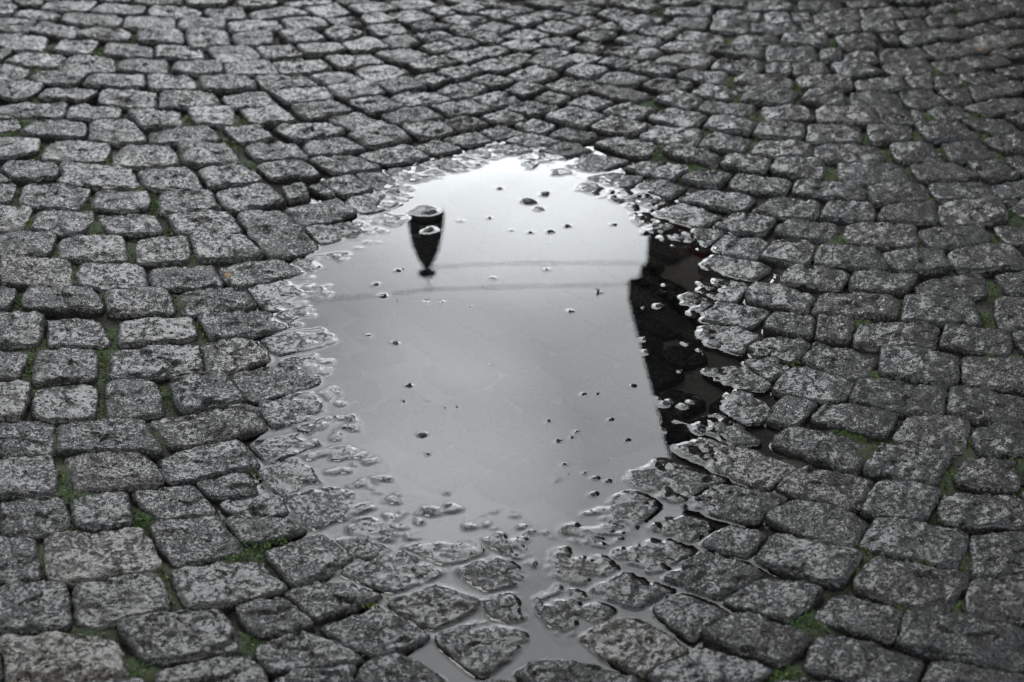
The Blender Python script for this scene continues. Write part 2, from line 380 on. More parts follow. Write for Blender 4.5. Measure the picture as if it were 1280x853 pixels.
# ------------------------------------------------------------------ the cobbles, corner by corner
# each block: origin x, origin y, enlargement, then stones as left-top-right-bottom corner runs
TR = {}
exec('''
TR[(0,640,4)]="""-60 115 170 130 190 335 -60 350;245 85 690 75 790 270 265 335;750 45 1100 25 1210 190 880 250;-60 350 310 345 335 570 -60 600;385 345 770 305 840 490 400 560;860 280 1310 225 1425 370 960 490;0 610 540 620 630 800 60 865;600 540 1100 500 1200 670 740 740;1180 450 1440 425 1570 565 1270 610;390 835 700 815 760 960 380 960;790 790 1200 700 1370 870 850 960;-300 620 -40 615 20 820 -260 860"""
TR[(320,640,4)]="""0 680 220 600 545 740 110 835;-170 30 150 30 245 100 -60 140;60 190 330 120 490 220 200 360;500 50 800 0 790 130 500 140;1050 65 1240 0 1515 140 1320 240;370 120 500 120 660 185 540 240;430 290 720 200 940 290 680 390;740 180 1060 120 1140 205 950 265;150 395 430 330 635 410 290 520;990 290 1210 225 1400 330 1150 395;655 450 890 360 1150 450 880 575;330 550 620 470 870 610 590 715;895 620 1180 530 1365 620 1130 805;450 830 690 700 950 830 700 960;1130 430 1290 400 1390 520 1200 560;1130 840 1280 830 1380 900 1100 950"""
TR[(640,640,4)]="""240 110 540 -95 700 -20 450 190;60 240 330 165 530 270 340 365;480 205 700 120 900 195 720 305;670 70 870 20 1010 60 880 145;940 160 1080 70 1280 110 1180 215;760 330 950 190 1250 290 1060 420;380 390 560 305 800 385 620 480;95 440 240 350 515 490 250 630;700 480 860 400 1075 500 900 625;335 610 600 525 880 685 640 795;20 800 210 730 640 830 300 960;680 810 940 690 1300 790 1000 960"""
TR[(960,640,4)]="""-220 430 20 315 270 380 90 545;-320 610 -120 490 215 610 60 760;-40 10 200 -75 500 40 385 185;-70 220 50 95 460 205 350 365;470 160 560 30 985 90 930 270;890 -90 1290 -80 1300 70 880 55;1025 110 1400 100 1400 290 1050 315;430 370 550 220 1010 300 860 500;1020 350 1400 290 1420 550 1010 520;230 520 340 415 680 480 630 630;690 500 1270 570 1245 795 665 660;190 770 290 605 770 730 690 880;770 850 830 740 1300 810 1300 960;-20 850 170 840 420 880 300 1000"""
TR[(0,440,4)]="""-60 135 150 150 100 320 -60 325;190 165 470 160 460 335 170 310;540 145 770 140 815 305 545 320;850 140 1100 100 1215 240 910 290;-60 350 260 340 260 500 -60 520;-60 515 250 510 275 690 -60 690;300 360 690 340 800 510 310 495;340 500 700 500 810 660 370 670;770 335 1240 270 1340 375 880 465;800 520 1180 440 1290 570 860 650;660 690 960 650 1090 790 790 835;980 640 1230 600 1290 720 1060 715;20 740 300 725 345 895 10 900;355 735 620 700 655 850 400 890;-200 740 -30 745 -30 900 -200 900"""
TR[(320,440,4)]="""-180 740 60 700 180 790 -60 830;150 40 380 5 500 85 280 115;-95 110 200 60 310 155 0 230;30 250 260 200 340 310 90 370;330 200 560 150 600 200 440 265;220 370 460 315 550 400 360 450;490 300 640 310 700 340 600 385;-20 450 240 405 320 460 80 545;235 515 500 480 640 550 390 610;20 590 200 535 320 650 130 710;400 665 650 625 720 690 580 710;160 720 420 680 590 770 270 880;620 750 690 705 840 725 710 770;860 750 950 730 1030 790 830 820;620 270 760 190 900 270 700 310"""
TR[(640,440,4)]="""545 640 700 550 1045 630 820 745;845 490 980 435 1410 560 1240 665;870 760 1030 655 1370 720 1200 850;740 385 860 345 880 400 830 430;880 360 1050 310 1230 430 1060 460;1010 260 1150 190 1330 310 1160 350;970 100 1190 80 1290 170 1130 180;730 0 900 -40 960 30 830 65;1170 50 1330 -10 1390 90 1270 130;1160 -40 1330 -60 1380 10 1230 40"""
TR[(960,440,4)]="""180 40 240 -60 540 20 480 135;30 190 150 80 430 150 340 250;575 100 590 -50 960 20 920 165;965 25 1400 40 1400 190 1000 150;425 235 480 130 890 180 850 305;905 290 930 160 1330 230 1230 355;-30 330 90 225 240 265 130 365;230 345 300 250 640 300 580 415;625 430 720 315 1000 320 970 495;1040 390 1280 340 1400 500 1060 510;25 450 120 365 515 455 450 585;470 580 590 460 910 500 830 645;935 650 1010 515 1230 545 1250 690;50 680 150 570 520 620 430 775;475 790 570 640 860 685 780 830;1300 560 1500 560 1500 720 1310 700"""
TR[(0,240,4)]="""-40 60 155 75 100 185 -60 190;200 85 465 95 400 205 160 180;490 105 770 110 800 200 550 200;850 100 1140 95 1200 190 890 205;-40 195 265 205 230 320 -40 315;320 225 600 215 625 330 295 315;690 240 930 220 945 335 690 340;965 210 1220 215 1310 310 1000 335;30 325 335 340 350 455 15 445;400 345 695 355 730 470 400 460;760 370 1050 355 1100 470 770 465;1110 370 1380 330 1510 410 1180 460;-40 465 85 480 40 580 -40 580;160 465 440 475 505 585 125 575;535 495 820 485 860 600 560 600;900 495 1230 480 1265 580 930 605;-60 610 215 615 185 750 -60 750;240 635 480 625 550 760 240 765;610 640 950 620 970 720 600 750;1020 620 1330 590 1440 680 1080 720;-60 785 140 800 85 935 -60 935;190 800 465 785 475 930 170 955;560 780 980 750 995 890 570 920;1005 750 1260 725 1350 830 1050 890;-200 330 -20 335 -20 440 -200 440"""
TR[(320,240,4)]="""140 80 400 40 490 115 200 165;-80 110 140 95 300 270 80 320;260 180 500 140 630 205 350 255;450 40 620 10 700 60 560 115;530 120 700 110 800 165 680 200;640 0 780 -20 820 50 740 60;750 85 900 65 970 95 830 130;760 190 880 175 925 190 840 220;205 335 420 310 480 350 310 400;-30 480 140 440 300 535 60 585;175 450 380 425 430 510 280 530;430 400 610 370 690 430 510 470;490 280 640 235 720 275 560 325;90 620 250 575 340 640 200 670;40 735 290 690 400 755 120 805;490 805 660 770 720 810 560 845"""
TR[(640,240,4)]="""555 160 640 110 830 190 650 225;730 110 850 60 1040 120 940 180;1000 160 1130 105 1310 130 1250 210;880 260 930 185 1050 200 970 290;980 275 1080 215 1300 250 1210 330;950 380 1040 315 1280 360 1200 420;940 500 960 420 1170 460 1100 545;820 560 900 510 1010 540 940 600;940 635 1050 550 1270 590 1180 665;860 710 1090 660 1220 720 1150 800;1170 800 1290 720 1490 760 1370 860"""
TR[(960,240,4)]="""-100 545 -60 455 225 510 190 600;-10 680 30 600 230 625 220 720;-80 100 30 20 250 40 235 125;270 115 310 40 520 50 530 130;555 130 590 60 830 40 840 145;850 60 1130 30 1190 140 890 155;1180 35 1400 30 1400 130 1260 110;40 200 100 130 350 155 310 230;405 145 720 155 735 265 405 240;760 185 1060 165 1100 245 830 285;1130 170 1400 160 1400 270 1210 260;-40 320 20 245 235 255 190 365;245 360 260 265 550 280 590 385;565 290 860 290 900 385 660 400;905 295 1200 265 1300 370 960 385;70 450 120 370 400 390 350 480;415 475 440 390 740 420 670 505;755 450 1060 390 1090 510 770 510;1140 410 1400 390 1400 510 1210 510;225 600 280 500 640 520 640 620;670 625 700 515 1000 520 1060 660;1140 530 1400 520 1400 680 1170 680;235 720 260 610 430 620 400 745;435 750 480 640 850 660 830 770;850 750 900 670 1200 690 1190 815;1220 690 1400 680 1400 790 1290 790"""
TR[(0,100,5)]="""-30 0 270 20 170 110 -30 100;290 40 600 65 520 135 250 115;650 60 975 70 970 165 620 135;1020 80 1310 75 1365 160 1000 165;-30 150 410 140 390 225 -30 205;450 150 750 170 730 250 405 225;800 190 1120 185 1140 270 890 285;1180 180 1440 165 1475 265 1220 265;-30 235 100 240 130 295 -30 320;220 240 530 265 530 350 130 325;565 260 820 250 920 375 560 372;950 295 1280 280 1375 370 945 385;-30 365 240 365 220 450 -30 480;350 380 680 390 640 500 260 490;770 395 1070 405 1110 520 695 520;1120 395 1400 390 1510 500 1160 520;50 510 340 515 360 610 10 605;410 520 800 545 865 660 375 635;865 560 1170 535 1260 670 930 670;-30 630 105 645 70 750 -30 760;180 650 550 680 500 790 130 770;610 680 920 690 920 800 580 790;1005 690 1300 680 1375 800 1000 820"""
TR[(256,100,5)]="""-30 560 220 520 355 635 40 655;110 95 370 70 460 150 180 165;225 180 460 160 570 250 300 265;115 285 330 275 430 370 220 385;250 390 560 385 645 485 330 500;330 530 600 500 715 600 420 610;70 710 380 650 490 760 170 815;410 65 740 35 800 110 520 130;540 145 800 125 915 190 650 240;430 285 770 255 870 320 590 375;610 390 880 345 1000 430 680 465;650 490 930 470 1100 550 860 580;750 40 1000 -5 1130 65 880 110;900 130 1080 90 1260 160 1050 200;770 240 950 190 1150 270 930 310;890 340 1180 280 1290 370 1020 415;970 465 1260 410 1400 490 1150 525;1120 570 1330 530 1500 600 1250 640;720 640 930 590 1060 680 880 720;950 590 1120 570 1240 650 1080 690;490 660 620 640 650 740 520 750;640 660 720 640 830 710 750 725"""
TR[(512,100,5)]="""160 60 340 5 490 50 320 110;-120 90 80 55 270 115 20 165;-180 205 110 150 240 215 -60 275;110 150 380 125 520 180 240 220;-50 275 180 255 290 320 80 365;220 250 350 215 495 270 300 315;380 115 560 65 710 110 520 160;600 60 690 15 850 45 710 100;430 220 600 180 740 235 580 270;220 370 420 320 520 370 370 410;430 310 560 270 720 330 560 365;30 410 180 370 330 440 170 465;340 450 560 400 755 435 560 500;90 520 300 480 470 520 310 580;580 165 760 120 940 170 800 210;650 285 780 230 920 280 820 330;600 380 760 330 950 375 790 420;640 520 780 450 980 490 760 560;460 560 600 550 700 600 540 620;780 105 870 60 1010 100 920 140;980 130 1110 85 1280 125 1150 185;845 230 1010 170 1230 225 1080 290;870 335 980 280 1190 330 1070 380;810 440 970 390 1130 435 980 480;840 25 960 -10 1200 20 1050 80;1140 70 1240 30 1520 85 1390 130;990 550 1100 465 1360 490 1180 570;850 580 960 560 1080 600 940 620;1020 750 1090 650 1260 690 1150 785"""
TR[(768,100,5)]="""-70 190 80 125 265 180 130 235;-150 290 0 225 240 270 110 330;-130 390 20 340 265 400 190 470;-160 620 0 580 170 600 70 670;160 15 300 -20 490 25 360 70;255 125 370 70 560 115 470 175;210 225 350 170 580 215 490 295;150 340 280 280 545 310 490 415;310 450 380 400 670 460 620 530;40 540 210 500 480 535 340 605;155 665 220 610 440 650 330 735;-20 740 80 680 320 755 185 830;480 75 560 15 795 55 710 120;530 180 600 120 880 150 830 220;560 290 640 210 890 260 830 330;520 400 620 325 860 360 800 440;665 520 720 450 980 480 930 565;410 610 540 550 745 580 640 655;730 660 780 575 1100 610 1060 705;400 740 560 680 880 720 780 805;790 130 860 45 1150 65 1090 145;920 170 1180 150 1250 240 960 245;870 330 930 260 1190 270 1180 360;860 440 910 365 1230 385 1210 470;985 560 1020 480 1300 490 1290 605"""
TR[(1024,100,5)]="""-160 690 -120 610 270 650 275 740;-110 120 -60 55 150 70 150 160;5 160 330 165 380 265 10 260;-60 270 240 275 255 380 -70 380;-20 385 380 400 400 500 0 490;210 65 500 85 510 165 220 165;350 175 610 180 660 265 400 265;305 270 560 290 580 350 340 390;450 395 700 395 770 500 490 505;125 515 510 515 560 635 150 630;325 660 640 650 680 740 350 770;500 80 700 60 830 140 590 170;740 75 930 40 960 130 830 140;680 180 870 155 960 220 750 240;610 280 830 250 1000 340 700 380;765 375 1010 360 1130 450 850 505;570 525 820 515 990 610 640 630;690 650 1000 630 1100 740 760 755;930 40 1050 40 1170 90 960 125;900 150 1260 115 1300 180 1040 205;890 245 1150 230 1260 300 1090 330;1020 360 1300 325 1350 430 1150 450;930 510 1110 495 1260 580 1050 610;1070 645 1300 610 1350 720 1160 740;1160 490 1300 470 1350 560 1270 570;1160 215 1300 195 1350 260 1280 270;1040 40 1200 15 1300 60 1180 80"""
TR[(0,0,5)]="""-30 400 190 440 130 500 -30 490;240 445 540 450 450 530 195 500;570 460 890 475 905 545 525 520;930 460 1190 470 1220 550 930 550;1250 480 1530 460 1600 545 1290 565;-40 300 80 305 20 365 -40 370;130 310 415 340 330 415 20 375;470 345 700 365 700 440 355 420;760 370 1030 365 1040 450 740 430;1100 385 1370 375 1385 455 1085 445;-40 205 300 220 250 305 -40 285;390 245 610 245 560 330 335 310;680 260 940 285 950 345 655 325;985 285 1250 300 1275 365 985 345;-40 95 230 130 170 190 -40 175;245 135 480 165 450 225 190 190;540 170 800 185 800 245 485 225;870 190 1120 185 1145 270 870 255;1170 185 1410 190 1435 275 1190 285;180 50 380 75 320 120 80 90;430 70 760 115 720 165 390 125;790 105 1080 105 1085 175 775 165;1130 110 1400 115 1405 180 1120 165;-40 15 110 35 70 80 -40 75;290 5 600 0 530 60 260 40;660 20 905 50 860 95 570 75;950 35 1240 45 1230 105 940 95;860 -20 1130 -10 1130 20 850 15;1170 -20 1420 -20 1400 40 1180 25;600 -40 820 -30 800 10 640 5;60 -30 260 -20 260 25 130 15"""
TR[(256,0,5)]="""20 295 240 280 345 355 110 385;-10 40 230 40 250 110 60 110;205 -5 440 -10 440 20 240 40;280 65 540 45 650 85 330 110;140 130 440 115 500 170 160 190;175 205 410 190 415 275 215 280;320 285 530 275 620 345 390 365;120 400 390 370 455 460 160 460;325 475 610 460 710 525 390 560;480 120 720 105 770 160 530 175;465 195 650 180 760 240 540 265;580 275 830 265 880 310 640 345;415 385 720 355 795 415 500 460;655 465 870 435 990 490 760 520;610 35 830 20 910 75 740 105;760 115 910 95 985 145 850 165;740 195 830 160 990 200 840 255;860 270 1030 220 1155 290 930 320;750 355 1030 330 1115 385 860 415;940 430 1130 395 1280 450 1060 510;1070 510 1290 480 1385 540 1190 575;500 10 780 -10 790 20 560 40;890 30 1090 5 1200 55 990 75;975 95 1090 75 1210 125 1030 145;1010 165 1200 150 1270 195 1090 220;1090 235 1260 205 1350 260 1190 290;1050 325 1260 300 1400 340 1290 385;800 0 1010 -20 1030 5 880 20;1160 10 1330 -20 1470 25 1270 55;1150 90 1300 60 1450 100 1280 135"""
TR[(512,0,5)]="""100 60 220 40 290 85 180 95;10 150 130 125 265 155 100 195;20 215 200 200 270 225 130 255;60 290 200 265 310 300 190 335;0 395 210 350 310 385 90 440;10 480 130 445 260 490 150 530;250 40 360 20 480 50 380 80;190 105 330 90 500 120 330 160;250 190 330 160 450 190 340 220;200 245 310 225 440 265 340 300;200 340 370 315 490 350 350 390;160 440 340 400 460 450 300 490;410 20 520 0 640 25 540 45;400 80 560 60 680 90 550 120;410 165 520 130 665 175 540 205;360 225 480 205 600 245 520 275;390 310 500 280 630 315 520 350;380 400 520 360 700 405 540 445;360 495 510 470 660 505 530 545;570 215 740 180 880 225 750 255;570 50 680 30 790 55 680 80;600 130 720 95 840 125 730 160;560 280 700 255 840 285 700 315;550 350 680 325 790 350 690 385;600 470 780 410 930 460 790 510;710 15 850 -10 1000 25 880 50;740 80 850 50 1040 85 880 120;780 170 900 130 1090 175 960 215;800 260 900 225 1070 260 980 300;770 320 880 290 1000 320 920 360;720 375 800 335 1040 385 900 435;940 50 1060 20 1200 45 1080 80;970 120 1100 95 1220 125 1120 160;1040 215 1170 180 1300 205 1190 245;1030 295 1120 250 1230 275 1170 325;950 350 1060 320 1210 355 1100 390;970 440 1090 395 1250 435 1110 490;1000 5 1200 -20 1220 20 1060 15;220 -10 340 -25 440 5 320 20"""
TR[(768,0,5)]="""-130 500 10 440 225 485 120 530;-110 70 20 50 130 75 40 125;-110 160 -20 130 60 165 -30 185;-110 390 10 345 155 385 50 420;-70 320 60 290 310 320 170 375;20 150 180 75 320 115 110 200;155 195 240 160 430 180 330 240;0 255 100 215 310 250 250 300;95 435 210 385 405 420 330 475;250 375 400 320 640 350 570 420;280 300 380 250 610 280 590 325;390 240 460 185 700 220 650 270;320 150 390 105 590 120 560 180;310 80 360 40 610 45 580 105;0 20 180 10 310 35 200 65;280 5 400 -20 540 5 420 25;560 30 600 -15 800 5 800 45;620 110 660 50 910 75 890 130;610 185 630 120 830 130 835 200;720 270 790 215 1020 220 1000 285;610 320 700 285 920 290 910 360;580 410 650 365 945 375 880 455;385 465 480 425 710 445 670 515;840 50 850 0 1090 0 1100 65;860 140 1120 150 1135 205 880 205;935 80 1110 75 1120 135 960 140;1090 70 1210 75 1250 130 1120 130;1045 260 1080 205 1320 210 1320 290;960 290 1240 305 1265 380 965 375;950 400 1100 385 1110 450 960 455;1110 400 1300 400 1340 460 1130 465;750 500 820 455 1110 475 1100 545;740 560 800 530 1110 540 1110 575"""
TR[(1024,0,5)]="""-140 475 180 475 200 550 -90 550;-130 0 130 0 140 45 -110 60;-110 140 -20 135 0 200 -90 200;10 190 30 155 240 145 245 195;-40 90 220 60 255 130 -10 150;170 0 430 0 420 30 220 45;260 60 470 45 530 105 300 115;265 120 480 130 500 190 290 195;105 230 340 205 370 290 150 300;330 260 370 240 450 270 400 295;10 310 140 305 140 375 10 375;150 320 330 305 370 380 150 385;70 395 270 390 400 440 180 480;230 500 510 475 530 550 260 560;380 215 480 195 500 265 420 260;500 220 600 190 740 240 560 280;400 310 620 290 700 350 400 390;400 400 680 370 700 450 490 475;530 490 700 460 720 540 600 550;710 480 850 460 900 520 730 550;500 45 660 25 660 90 560 90;690 40 780 25 830 65 720 85;470 130 650 115 680 180 520 180;670 110 850 85 940 135 700 165;650 190 830 170 980 215 820 250;650 280 860 260 1000 325 740 360;690 380 890 370 990 440 800 450;880 360 1130 345 1200 380 1000 420;860 470 1020 430 1200 475 1000 525;860 80 1080 40 1240 60 940 125;780 10 1000 0 1090 25 840 50;910 165 1060 135 1170 175 1000 200;1060 130 1240 110 1300 150 1150 165;880 260 1080 205 1270 260 1020 310;1060 320 1290 290 1300 340 1180 345;1100 430 1290 400 1320 450 1230 470;1050 530 1260 500 1340 540 1170 580;1130 210 1290 175 1350 240 1220 240;480 0 600 -20 660 5 520 15;1080 25 1290 5 1290 60 1180 60"""
''')

class Stone: pass
NANG = 90
ANG = np.linspace(-math.pi, math.pi, NANG, endpoint=False)

def polar_outline(P):
    """rounded outline of corner points P as radius over angle, about the centroid"""
    c = P.mean(0)
    Q = P.copy()
    for q in (0.09, 0.2, 0.25):
        A = Q*(1-q) + np.roll(Q, -1, 0)*q; B = Q*q + np.roll(Q, -1, 0)*(1-q)
        Q = np.stack([A, B], 1).reshape(-1, 2)
    D = Q - c
    a = np.arctan2(D[:, 1], D[:, 0]); r = np.hypot(D[:, 0], D[:, 1])
    o = np.argsort(a); a = a[o]; r = r[o]
    aa = np.concatenate([a-2*math.pi, a, a+2*math.pi]); rr = np.tile(r, 3)
    return c, np.interp(ANG, aa, rr)

def radius(s, phi):
    f = (phi + math.pi) / (2*math.pi) * NANG
    i = np.floor(f).astype(int); w = f - i
    return s.R[i % NANG]*(1-w) + s.R[(i+1) % NANG]*w

stones = []
for (ox, oy, sc), txt in TR.items():
    for item in txt.split(';'):
        v = np.array([float(q) for q in item.split()]).reshape(4, 2)
        px = ox + v[:, 0]/sc; py = oy + v[:, 1]/sc
        x, y = on_paving(px, py)
        P = np.stack([x, y], 1)
        c = P.mean(0)
        spc = float(samp(SP, *c)); P = c + (P-c)*(1.13 + 0.17*max(0.0, 1-abs(spc)/0.18))
        s = Stone(); s.c, s.R = polar_outline(P)
        s.px, s.py = px.mean(), py.mean()
        s.area_px = 0.5*abs(np.dot(px, np.roll(py, -1)) - np.dot(py, np.roll(px, -1)))
        s.traced = True
        stones.append(s)

# stones under the puddle and all round the picture, where nothing could be traced
CT = np.array([s.c for s in stones]); 
def add_filler(x, y, rot, w, h):
    p = np.array([x, y])
    d = np.hypot(CT[:, 0]-x, CT[:, 1]-y)
    for j in np.argsort(d)[:6]:
        s = stones[j]
        g = d[j] / radius(s, np.array(math.atan2(y-s.c[1], x-s.c[0])))
        if g < 1.42: return
    c, sn = math.cos(rot), math.sin(rot)
    q = np.array([[-w, h], [w, h], [w, -h], [-w, -h]]) * 0.5 * rng.uniform(0.9, 1.08, (4, 2))
    q = np.stack([q[:, 0]*c - q[:, 1]*sn, q[:, 0]*sn + q[:, 1]*c], 1) + p
    s = Stone(); s.c, s.R = polar_outline(q); s.traced = False
    s.px, s.py = [float(k) for k in to_px(x, y, 0.0)]; s.area_px = 0
    fill.append(s)
fill = []
rot = math.radians(42)
pc = ground(640, 430)
for i in range(-14, 15):
    for j in range(-14, 15):
        lx, ly = i*0.098 + (j % 2)*0.049, j*0.092
        x = pc[0] + lx*math.cos(rot) - ly*math.sin(rot); y = pc[1] + lx*math.sin(rot) + ly*math.cos(rot)
        a, b = to_px(x, y, 0)
        if 330 < a < 990 and 190 < b < 660: add_filler(float(x), float(y), rot, 0.092, 0.086)
for j in range(60):
    y = 1.05 + j*0.094
    for i in range(-26, 27):
        x = i*0.108 + (j % 2)*0.054 + rng.uniform(-.008, .008)
        a, b = to_px(x, y, 0)
        if (330 < a < 990 and 190 < b < 660): continue
        add_filler(x, y + 0.05*math.sin(x*2.2), rng.uniform(-.08, .08), 0.102, 0.088)
stones += fill

# neighbours keep a joint between them
CT = np.array([s.c for s in stones])
RM = np.array([s.R.max() for s in stones])
newR = []
for i, s in enumerate(stones):
    d = np.hypot(CT[:, 0]-s.c[0], CT[:, 1]-s.c[1])
    nb = [j for j in np.where(d < RM + s.R.max() + .01)[0] if j != i]
    R = s.R.copy()
    ca, sa = np.cos(ANG), np.sin(ANG)
    for j in nb:
        t = stones[j]
        for _ in range(22):
            x = s.c[0] + R*ca; y = s.c[1] + R*sa
            dj = np.hypot(x-t.c[0], y-t.c[1])
            rj = radius(t, np.arctan2(y-t.c[1], x-t.c[0]))
            gi = R / s.R; gj = dj / rj
            bad = (gj < 1.03) & (gj < gi + 0.028)
            if not bad.any(): break
            R = np.where(bad, R*0.98, R)
    newR.append(R)
for i, (s, R) in enumerate(zip(stones, newR)):
    for _ in range(1): R = 0.25*np.roll(R, 1) + 0.5*R + 0.25*np.roll(R, -1)
    R = R * (1 + 0.028*vnoise(np.cos(ANG)*2.2+i*7.7, np.sin(ANG)*2.2, 5) + 0.018*vnoise(np.cos(ANG)*6+i*3.3, np.sin(ANG)*6, 9))
    s.R = R
stones = [s for s in stones if s.R.mean() > 0.02]

# ------------------------------------------------------------------ relief of each stone
ISLANDS = []   # crowns of drowned stones that break the water: px, py, half widths in px, height mm above water
for ln in """660 253 18 4;672 262 14 3;682 243 12 5;598 214 14 3;567 249 10 3;536 288 17 3;536 263 27 6;576 277 8 4;612 273 5 3;651 278 5 3;663 291 6 4;688 290 9 4;709 283 7 3;766 281 5 4;
495 377 5 4;553 378 6 3;532 378 4 2;587 384 6 3;500 428 18 4;512 430 14 3;498 339 8 4;626 416 4 3;598 423 3 2;608 420 3 2;505 502 6 4;530 456 8 4;540 461 6 3;
533 500 16 4;512 483 9 3;498 470 10 3;487 463 8 3;528 544 14 5;597 547 8 4;572 553 5 4;535 568 5 4;493 580 7 3;612 457 5 3;756 463 5 4;790 483 5 4;747 492 5 4;729 493 4 3;
571 509 4 3;556 510 3 3;638 510 4 3;686 526 5 4;712 534 4 3;721 540 4 3;715 547 4 3;698 551 4 3;763 525 3 3;783 551 5 4;786 555 4 3;803 554 6 4;814 560 11 5;706 580 8 3;
697 592 4 3;711 592 4 4;731 591 5 4;695 600 8 4;681 608 6 4;662 615 7 4;671 612 5 3;744 598 9 5;760 602 5 4;743 618 10 4;643 632 5 4;588 613 11 3;583 622 16 4;560 616 8 3;607 626 14 3;
803 384 8 4;824 383 10 4;832 357 6 3;830 365 4 3;748 366 4 4;757 363 4 3;713 390 4 3;805 424 6 4;808 440 9 4;852 465 5 3;835 504 14 5;855 507 11 5;865 503 8 4;826 538 16 5;870 540 10 4;
825 499 5 3;838 500 4 3;850 528 14 4;885 487 6 4;895 475 7 4;860 430 6 3;825 425 3 2;855 428 4 3;705 333 7 3;683 337 6 3;616 348 7 3;480 290 4 4;450 310 8 3;540 262 4 3;
460 420 10 4;478 370 14 3;470 356 10 3;436 383 12 4;445 388 10 4;452 390 6 4;405 410 10 4;398 402 6 3;421 401 5 4;640 288 5 3;625 236 6 3;700 238 8 4;720 262 6 3""".replace('\n', '').split(';'):
    a = [float(q) for q in ln.split()]
    x, y = [float(q) for q in ground(a[0], a[1])]
    d = math.hypot(math.hypot(x, y), CAMZ)
    rx = a[2]/F*d
    ISLANDS.append((x, y, max(rx*0.66, 0.0042), max(rx*0.6, 0.0042), a[3]*0.001))
for i, s in enumerate(stones):
    s.seed = i
    s.lev = float(samp(LEV, *s.c))
    near = min(1.0, max(0.25, s.lev/0.012)) if s.lev > 0 else 0.3
    s.off = rng.uniform(-.0025, .0025)*near
    s.tilt = rng.normal(0, 0.028, 2)*near
    s.dome = rng.uniform(0.0005, 0.003)
    s.edge = rng.uniform(0.0015, 0.004)
    spd = float(samp(SP, *s.c)); s.shore = float(np.clip(1-abs(spd-0.01)/0.14, 0, 1))
    s.edge *= 1-0.55*s.shore; s.dome *= 1-0.7*s.shore
    s.rough = rng.uniform(0.8, 1.25)
    s.tone = float(np.clip(rng.normal(1.0, 0.11), 0.7, 1.3))
    s.pitted = float(rng.uniform(0, 1))
    s.warm = float(np.clip(rng.normal(0.22, 0.16), 0, 0.7))
    s.isl = [k for k in ISLANDS if abs(k[0]-s.c[0]) < .12 and abs(k[1]-s.c[1]) < .12]

TAN = [(125,690,1.5,.75),(78,820,1.55,.85),(790,803,1.35,.8),(37,338,1.25,.8),(1103,290,1.3,.65),(290,440,1.15,.7),(135,585,1.2,.55),(1069,378,1.25,.6),(250,532,1.1,.6),(930,575,1.1,.6),
       (18,270,1.2,.6),(30,497,1.15,.7),(170,190,1.2,.4),(118,25,1.2,.5),(1058,142,1.1,.7),(1230,48,1.2,.7),(182,28,1.25,.4),(715,705,1.15,.5)]
for px, py, t, w in TAN:
    s = min((q for q in stones if q.traced), key=lambda q: (q.px-px)**2 + (q.py-py)**2)
    s.tone, s.warm = t*1.55, min(1.0, w*1.2)

def top_z(s, x, y, t):
    """height of the worn top of a stone; t is 0 at its middle, 1 at its edge"""
    lv = samp(LEV, x, y)*0.75 + s.lev*0.25
    k = s.seed
    ox, oy = k*1.37, k*0.71
    z = lv + s.off + s.tilt[0]*(x-s.c[0]) + s.tilt[1]*(y-s.c[1]) + s.dome*(0.5 - t*t)
    e = np.clip((t-0.86)/0.14, 0, 1)
    z = z - s.edge*e**2.0
    wx_ = x + ox + 0.004*rot_noise(x+ox, y+oy, 0.012, 11); wy_ = y + oy + 0.004*rot_noise(x+ox, y+oy, 0.012, 12)
    n = 0.0020*rot_noise(x+ox, y+oy, 0.036, 1) + 0.0010*rot_noise(x+ox, y+oy, 0.014, 2)
    n2 = rot_noise(x+ox, y+oy, 0.0066, 3)
    n = n + 0.0007*n2 + 0.0032*facets(wx_, wy_, 0.026, 4) + 0.0016*facets(wx_, wy_, 0.011, 6)
    z = z + n*(s.rough*(1 - 0.30*s.shore))
    for (ix, iy, rx, ry, h) in s.isl:
        g = np.exp(-(((x-ix)/rx)**2 + ((y-iy)/ry)**2))
        target = h*(0.34 if rx < 0.006 else 0.42) + n*0.9
        z = np.where(z < target, z + (target - z)*np.clip(g*1.25, 0, 1), z)
    return z

def wet_at(x, y, z):
    sw = samp(SW, x, y)
    return np.clip(0.72 - sw/0.45, 0.25, 1.0)

